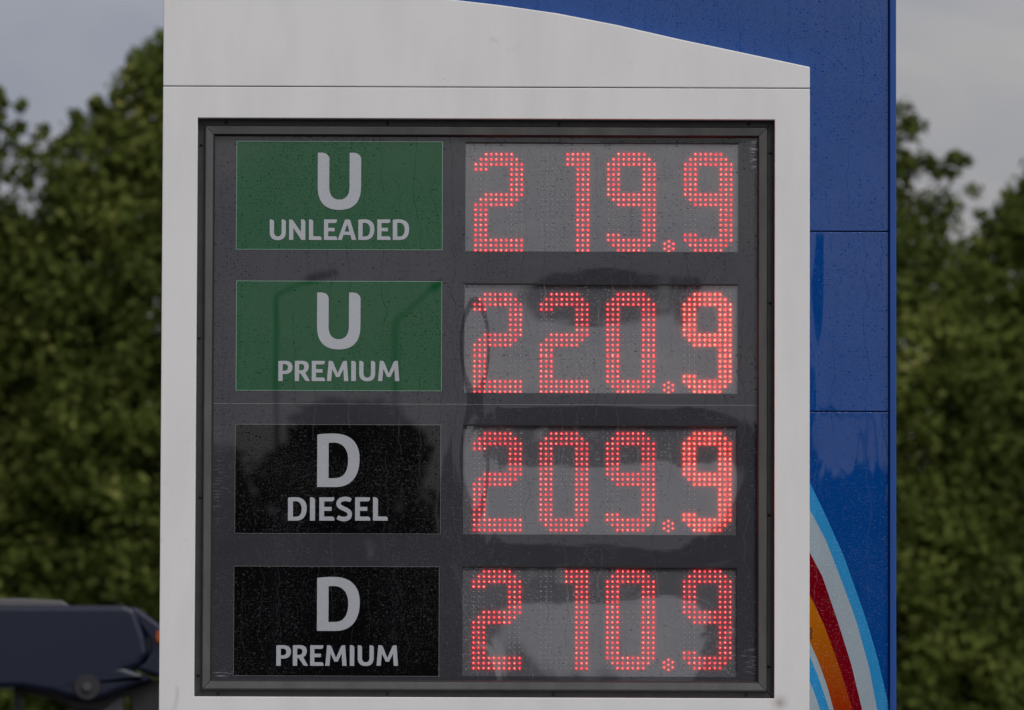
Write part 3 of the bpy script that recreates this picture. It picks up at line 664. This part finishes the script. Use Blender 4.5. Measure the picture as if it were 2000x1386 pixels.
def letter(ch, u0, v0, u1, v1, parent, m, y=-.0016, rot=None):
    wd, outs = GL[ch](); x0, z0, x1, z1 = mids(u0, v0, u1, v1)
    cu = bpy.data.curves.new('letter', 'CURVE'); cu.dimensions = '2D'; cu.fill_mode = 'BOTH'; cu.extrude = .00015
    for o in outs:
        s = cu.splines.new('POLY'); s.points.add(len(o)-1); s.use_cyclic_u = True
        for p, (a, b) in zip(s.points, o): p.co = (x0+(x1-x0)*a/wd, z0+(z1-z0)*b, 0, 1)
    tmp = bpy.data.objects.new('tmp', cu); C.objects.link(tmp)
    dg = bpy.context.evaluated_depsgraph_get(); me = bpy.data.meshes.new_from_object(tmp.evaluated_get(dg))
    bpy.data.objects.remove(tmp); bpy.data.curves.remove(cu)
    n = len(me.vertices); co = np.empty(n*3, np.float32); me.vertices.foreach_get('co', co); co = co.reshape(-1, 3)
    yy = -co[:, 2].copy(); zz = co[:, 1].copy(); co[:, 2] = zz; co[:, 1] = y + yy - hgt(co[:, 0].astype(float), zz.astype(float)); me.vertices.foreach_set('co', co.ravel())
    me.materials.clear(); me.update(); set_normals(me)
    return obj('letter', me, m, parent, label='letter '+ch)
def ring_sheet(x0, z0, x1, z1, t, y):
    xs = sorted(set(np.linspace(x0, x1, 50).tolist()+[x0+t, x1-t])); zs = sorted(set(np.linspace(z0, z1, 26).tolist()+[z0+t, z1-t]))
    me = grid_mesh(xs, zs, lambda A, B: y-hgt(A, B), lambda a, b: x0+t < a < x1-t and z0+t < b < z1-t); set_normals(me); return me
words = [
 ('green', 'green panel reading U UNLEADED', 'pale_line', [('U', 620.6, 299, 705.3, 409.5)], 'UNLEADED', [(526.8, 558.3), (564.7, 596.4), (603.4, 628), (632.8, 658.5), (659.5, 695.9), (699.8, 731.2), (736.9, 762.7), (767.2, 799.1)], 429.3, 469.3),
 ('green', 'green panel reading U PREMIUM', 'pale_line', [('U', 619.3, 572, 704, 682)], 'PREMIUM', [(543.6, 571.3), (575.8, 605), (609, 634.8), (638.6, 680.4), (686, 695.1), (701.6, 732.8), (738.4, 780)], 703.6, 743),
 ('black', 'black panel reading D DIESEL', 'grey_line', [('D', 619.6, 846, 702.3, 950)], 'DIESEL', [(562.5, 599.1), (605.4, 615.3), (623.7, 653.3), (656, 687.7), (693.6, 723.2), (728.5, 757.4)], 970, 1015.6),
 ('black', 'black panel reading D PREMIUM', 'grey_line', [('D', 619.3, 1126, 702.7, 1231)], 'PREMIUM', [(539.7, 568.3), (572, 601.3), (605.8, 631.9), (635.4, 677.1), (683.2, 692), (698.7, 730), (735.5, 777.5)], 1259, 1299)]
for (r, (mname, lb, ln, big, word, xs, va, vb)) in zip(LAB, words):
    p = obj('fuel_label', sheet(*r, -.0008), M[mname], totem, label=lb)
    obj('label_border', ring_sheet(*r, .0012, -.0011), M[ln], p)
    for b in big: letter(*b, p, M['letter'])
    for ch, (a, b) in zip(word, xs): letter(ch, a, va, b, vb, p, M['letter'])

# --- LED price displays
SEG = {}
def rows(spec):
    s = set()
    for rr, cc in spec:
        for r in rr:
            for c_ in cc: s.add((r, c_))
    return s
R_ = range
sides_ = list(R_(0, 3))+list(R_(7, 10))
SEG['2'] = rows([([0], R_(2, 8)), ([1], R_(1, 9)), ([2], R_(0, 10)), ([3], sides_), (R_(4, 8), R_(7, 10)), ([8], R_(2, 10)), ([9], R_(1, 9)), ([10], R_(0, 8)), (R_(11, 17), R_(0, 3)), (R_(17, 20), R_(0, 10))])
SEG['1'] = rows([(R_(0, 3), R_(5, 10)), (R_(3, 20), R_(7, 10))])
SEG['9'] = rows([([0], R_(2, 8)), ([1], R_(1, 9)), ([2], R_(0, 10)), (R_(3, 8), sides_), ([8], R_(0, 10)), ([9], R_(1, 10)), ([10], R_(2, 10)), (R_(11, 16), R_(7, 10)), ([16], sides_), ([17], R_(0, 10)), ([18], R_(1, 9)), ([19], R_(2, 8))])
SEG['0'] = rows([([0], R_(2, 8)), ([1], R_(1, 9)), ([2], R_(0, 10)), (R_(3, 17), sides_), ([17], R_(0, 10)), ([18], R_(1, 9)), ([19], R_(2, 8))])
ALL = rows([(R_(0, 3), R_(0, 10)), (R_(8, 11), R_(0, 10)), (R_(17, 20), R_(0, 10)), (R_(0, 20), sides_)])
def led_bm(bm, x, z, y, r, rc, hgt_, n=6, jit=(0, 0)):
    """a round epoxy lamp standing out of the board: glowing side wall, lens shoulder, bright crown"""
    def rg(r, yy, o=(0, 0)): return [bm.verts.new((x+o[0]+r*math.cos(k*2*math.pi/n), yy, z+o[1]+r*math.sin(k*2*math.pi/n))) for k in range(n)]
    a, b, c_ = rg(r, y), rg(r, y-hgt_*.8), rg(rc, y-hgt_, jit)
    for k in range(n):
        j = (k+1) % n
        f = bm.faces.new((a[k], a[j], b[j], b[k])); f.material_index = 2 if hgt_ > .002 else 0
        f = bm.faces.new((b[k], b[j], c_[j], c_[k])); f.material_index = 0
    f = bm.faces.new(c_); f.material_index = 1
YD = .006
price = [('219.9', 301.0, [928.2, 1057.8, 1187.2, 1337.3], 1306.7, 481, ['soft', 'soft', 'soft', 'mid']),
         ('220.9', 574.6, [926, 1056, 1186, 1335.6], 1306, 755, ['soft', 'soft', 'mid', 'hot']),
         ('209.9', 844.7, [925.5, 1055.3, 1185.3, 1335.2], 1305.5, 1025.5, ['mid', 'soft', 'mid', 'hot']),
         ('210.9', 1114.3, [924, 1055, 1185.3, 1335.5], 1305.5, 1297, ['mid', 'mid', 'mid', 'mid'])]
rl = random.Random(5)
for ri, (D, (txt, vtop, xcols, dotu, dotv, bright)) in enumerate(zip(DISP, price)):
    p = obj('price_display', sheet(*D, YD, .006), M['display'], totem, label='LED price display showing '+txt)
    obj('recess_shade_strip', box(D[0]-.0005, .0000, D[3]-.0022, D[2]+.0005, YD+.004, D[3]+.0016), M['seam'], p)  # dark strip standing in for the shade under the window's top edge
    digits = [ch for ch in txt if ch != '.']
    # true grid pitch: 10 units across, 9.93 down
    for ch, ux, br in zip(digits, xcols, bright):
        cx0, czt = at(ux+1.2, vtop); gx = 9.985*S; gz = 9.93*S
        zc_shift = 0
        bm = bmesh.new(); bu = bmesh.new()
        for (r, c_) in sorted(ALL | SEG[ch]):
            x = cx0 + c_*gx - 0.0035*0*r; z = czt - r*gz
            yb = YD - float(hgt(x, z))
            if (r, c_) in SEG[ch]:
                j = (rl.uniform(-.0003, .0003), rl.uniform(-.0004, .0004)); sc_ = rl.choice([.55, .8, .9, 1, 1, 1.1, 1.25])*rl.uniform(.92, 1.08)
                led_bm(bm, x, z, yb+.0002, .0031, .0013*sc_, .0034, jit=j)
            else: led_bm(bu, x, z, yb+.0002, .0013, .0009, .0012, n=6)
        k = bright[digits.index(ch)] if False else br
        obj('digit', to_mesh(bm), [lens[k], core['hot' if k == 'hot' else 'soft'], side[k]], p, label='red lit digit '+ch)
        if len(bu.verts): obj('unlit_leds', to_mesh(bu), M['unlit'], p, kind='stuff')
    bm = bmesh.new(); cx, cz = at(dotu, dotv)
    for k in range(7):
        a = math.pi/2 + k*math.pi/3; rr = 0 if k == 6 else 9.7*S
        x, z = cx+rr*math.cos(a), cz+rr*math.sin(a); led_bm(bm, x, z, YD-float(hgt(x, z))+.0002, .0031, .0013, .0034)
    obj('decimal_point', to_mesh(bm), [lens['mid'], core['soft'], side['mid']], p, label='red lit decimal point')
# small dark print on the orange stripe
for i, (u, v) in enumerate([(1584.6, 1229), (1584.6, 1241)]):
    o = letter('S', u-2.6, v-5, u+2.6, v+5, totem, mat('dark_print', (.02, .015, .01), .5) if i == 0 else bpy.data.materials['dark_print'])
    me = o.data; n = len(me.vertices); co = np.empty(n*3, np.float32); me.vertices.foreach_get('co', co); co = co.reshape(-1, 3)
    co[:, 1] = YB - .0020 + (co[:, 1]-co[:, 1].mean())*.1; me.vertices.foreach_set('co', co.ravel()); me.update(); o['label'] = 'small dark printed mark on the orange stripe'; o.name = 'printed_mark'

# ------------------------------------------------------------------ the dark blue machine at the lower left
YM = 12.0
ax, az = at(150, 1340, YM)
mach = thing('lifting_machine', 'dark blue out-of-focus machine arm with slanted nose and orange lamp left of the price sign', 'machine', (ax, YM+.15, 0))
def mp_(pts, Y=YM): return [(at(u, v, Y)[0]-ax, at(u, v, Y)[1]) for u, v in pts]
navy = mat('navy_paint', (.005, .009, .027), .34, build=tint((.005, .009, .027), .2, 3), coat=.12, coat_rough=.12)
blk = mat('machine_black', (.012, .012, .013), .5); gry = mat('machine_grey', (.10, .10, .105), .5)
obj('housing', prism(mp_([(-620, 1181), (240, 1181), (262, 1186), (282, 1240), (289, 1275), (270, 1300), (252, 1306), (300, 1322), (296, 1326), (232, 1349), (200, 1362), (176, 1367), (148, 1364), (100, 1350), (40, 1341), (-620, 1336)]), 0-.15, .22, .022, 4), navy, mach)
obj('nose_cowl', prism(mp_([(246, 1184), (266, 1184), (318, 1222), (345, 1250), (350, 1300), (310, 1320), (262, 1303), (282, 1292), (293, 1272), (290, 1245)]), -.13, .2, .014, 3), navy, mach)
obj('orange_lamp', prism(mp_([(307, 1230), (322, 1232), (322, 1252), (307, 1254), (303, 1242)]), -.155, -.10, .004), mat('amber_lens', (.30, .06, .01), .3), mach)
cx_, cz_ = mp_([(171, 1340)])[0]
bm = bmesh.new(); tube_bm(bm, [(cx_, -.17, cz_), (cx_, .24, cz_)], .052, 24); bevel(bm, .006); obj('pivot_boss', to_mesh(bm), mat('boss', (.016, .016, .020), .5), mach)
bm = bmesh.new(); tube_bm(bm, [(cx_, -.185, cz_), (cx_, -.168, cz_)], .018, 16); bevel(bm, .003); obj('pivot_pin', to_mesh(bm), mat('pin_steel', (.05, .05, .055), .5), mach)
obj('top_cover', prism(mp_([(-500, 1168), (40, 1166), (118, 1170), (134, 1180), (120, 1182.5), (-500, 1180)]), -.08, .15, .006), gry, mach)
obj('black_link', prism(mp_([(20, 1337), (100, 1346), (170, 1362), (215, 1352), (300, 1326), (345, 1320), (345, 1420), (258, 1400), (250, 1354), (226, 1362), (196, 1385), (150, 1384), (100, 1362), (40, 1348)]), -.06, .1, .006), blk, mach)
obj('strut', prism(mp_([(25, 1338), (42, 1338), (36, 1400), (10, 1480), (-8, 1480), (22, 1400)]), -.03, .03, .004), blk, mach)
obj('bracket', prism(mp_([(212, 1362), (240, 1356), (236, 1420), (150, 1430), (120, 1400), (128, 1382), (180, 1388)]), -.045, .045, .006), gry, mach)
obj('mast', prism(mp_([(-20, 1470), (330, 1410), (345, 1500), (330, 2500), (-20, 2500)]), -.02, .2, .01), navy, mach)
zc = mp_([(0, 2500)])[0][1]
x0_, x1_ = mp_([(-900, 0)])[0][0], mp_([(450, 0)])[0][0]
obj('chassis', box(x0_, -.6, .45, x1_, .8, zc+.03, .03), blk, mach)
for wx in (x0_+.35, x1_-.35):
    for wy in (-.62, .72):
        bm = bmesh.new(); tube_bm(bm, [(wx, wy-.12, .42), (wx, wy+.12, .42)], .42, 28); bevel(bm, .03); wh = obj('wheel', to_mesh(bm), mat('rubber', (.02, .02, .02), .8), mach)
        bm = bmesh.new(); tube_bm(bm, [(wx, wy-.13, .42), (wx, wy+.13, .42)], .22, 20); obj('rim', to_mesh(bm), gry, wh)
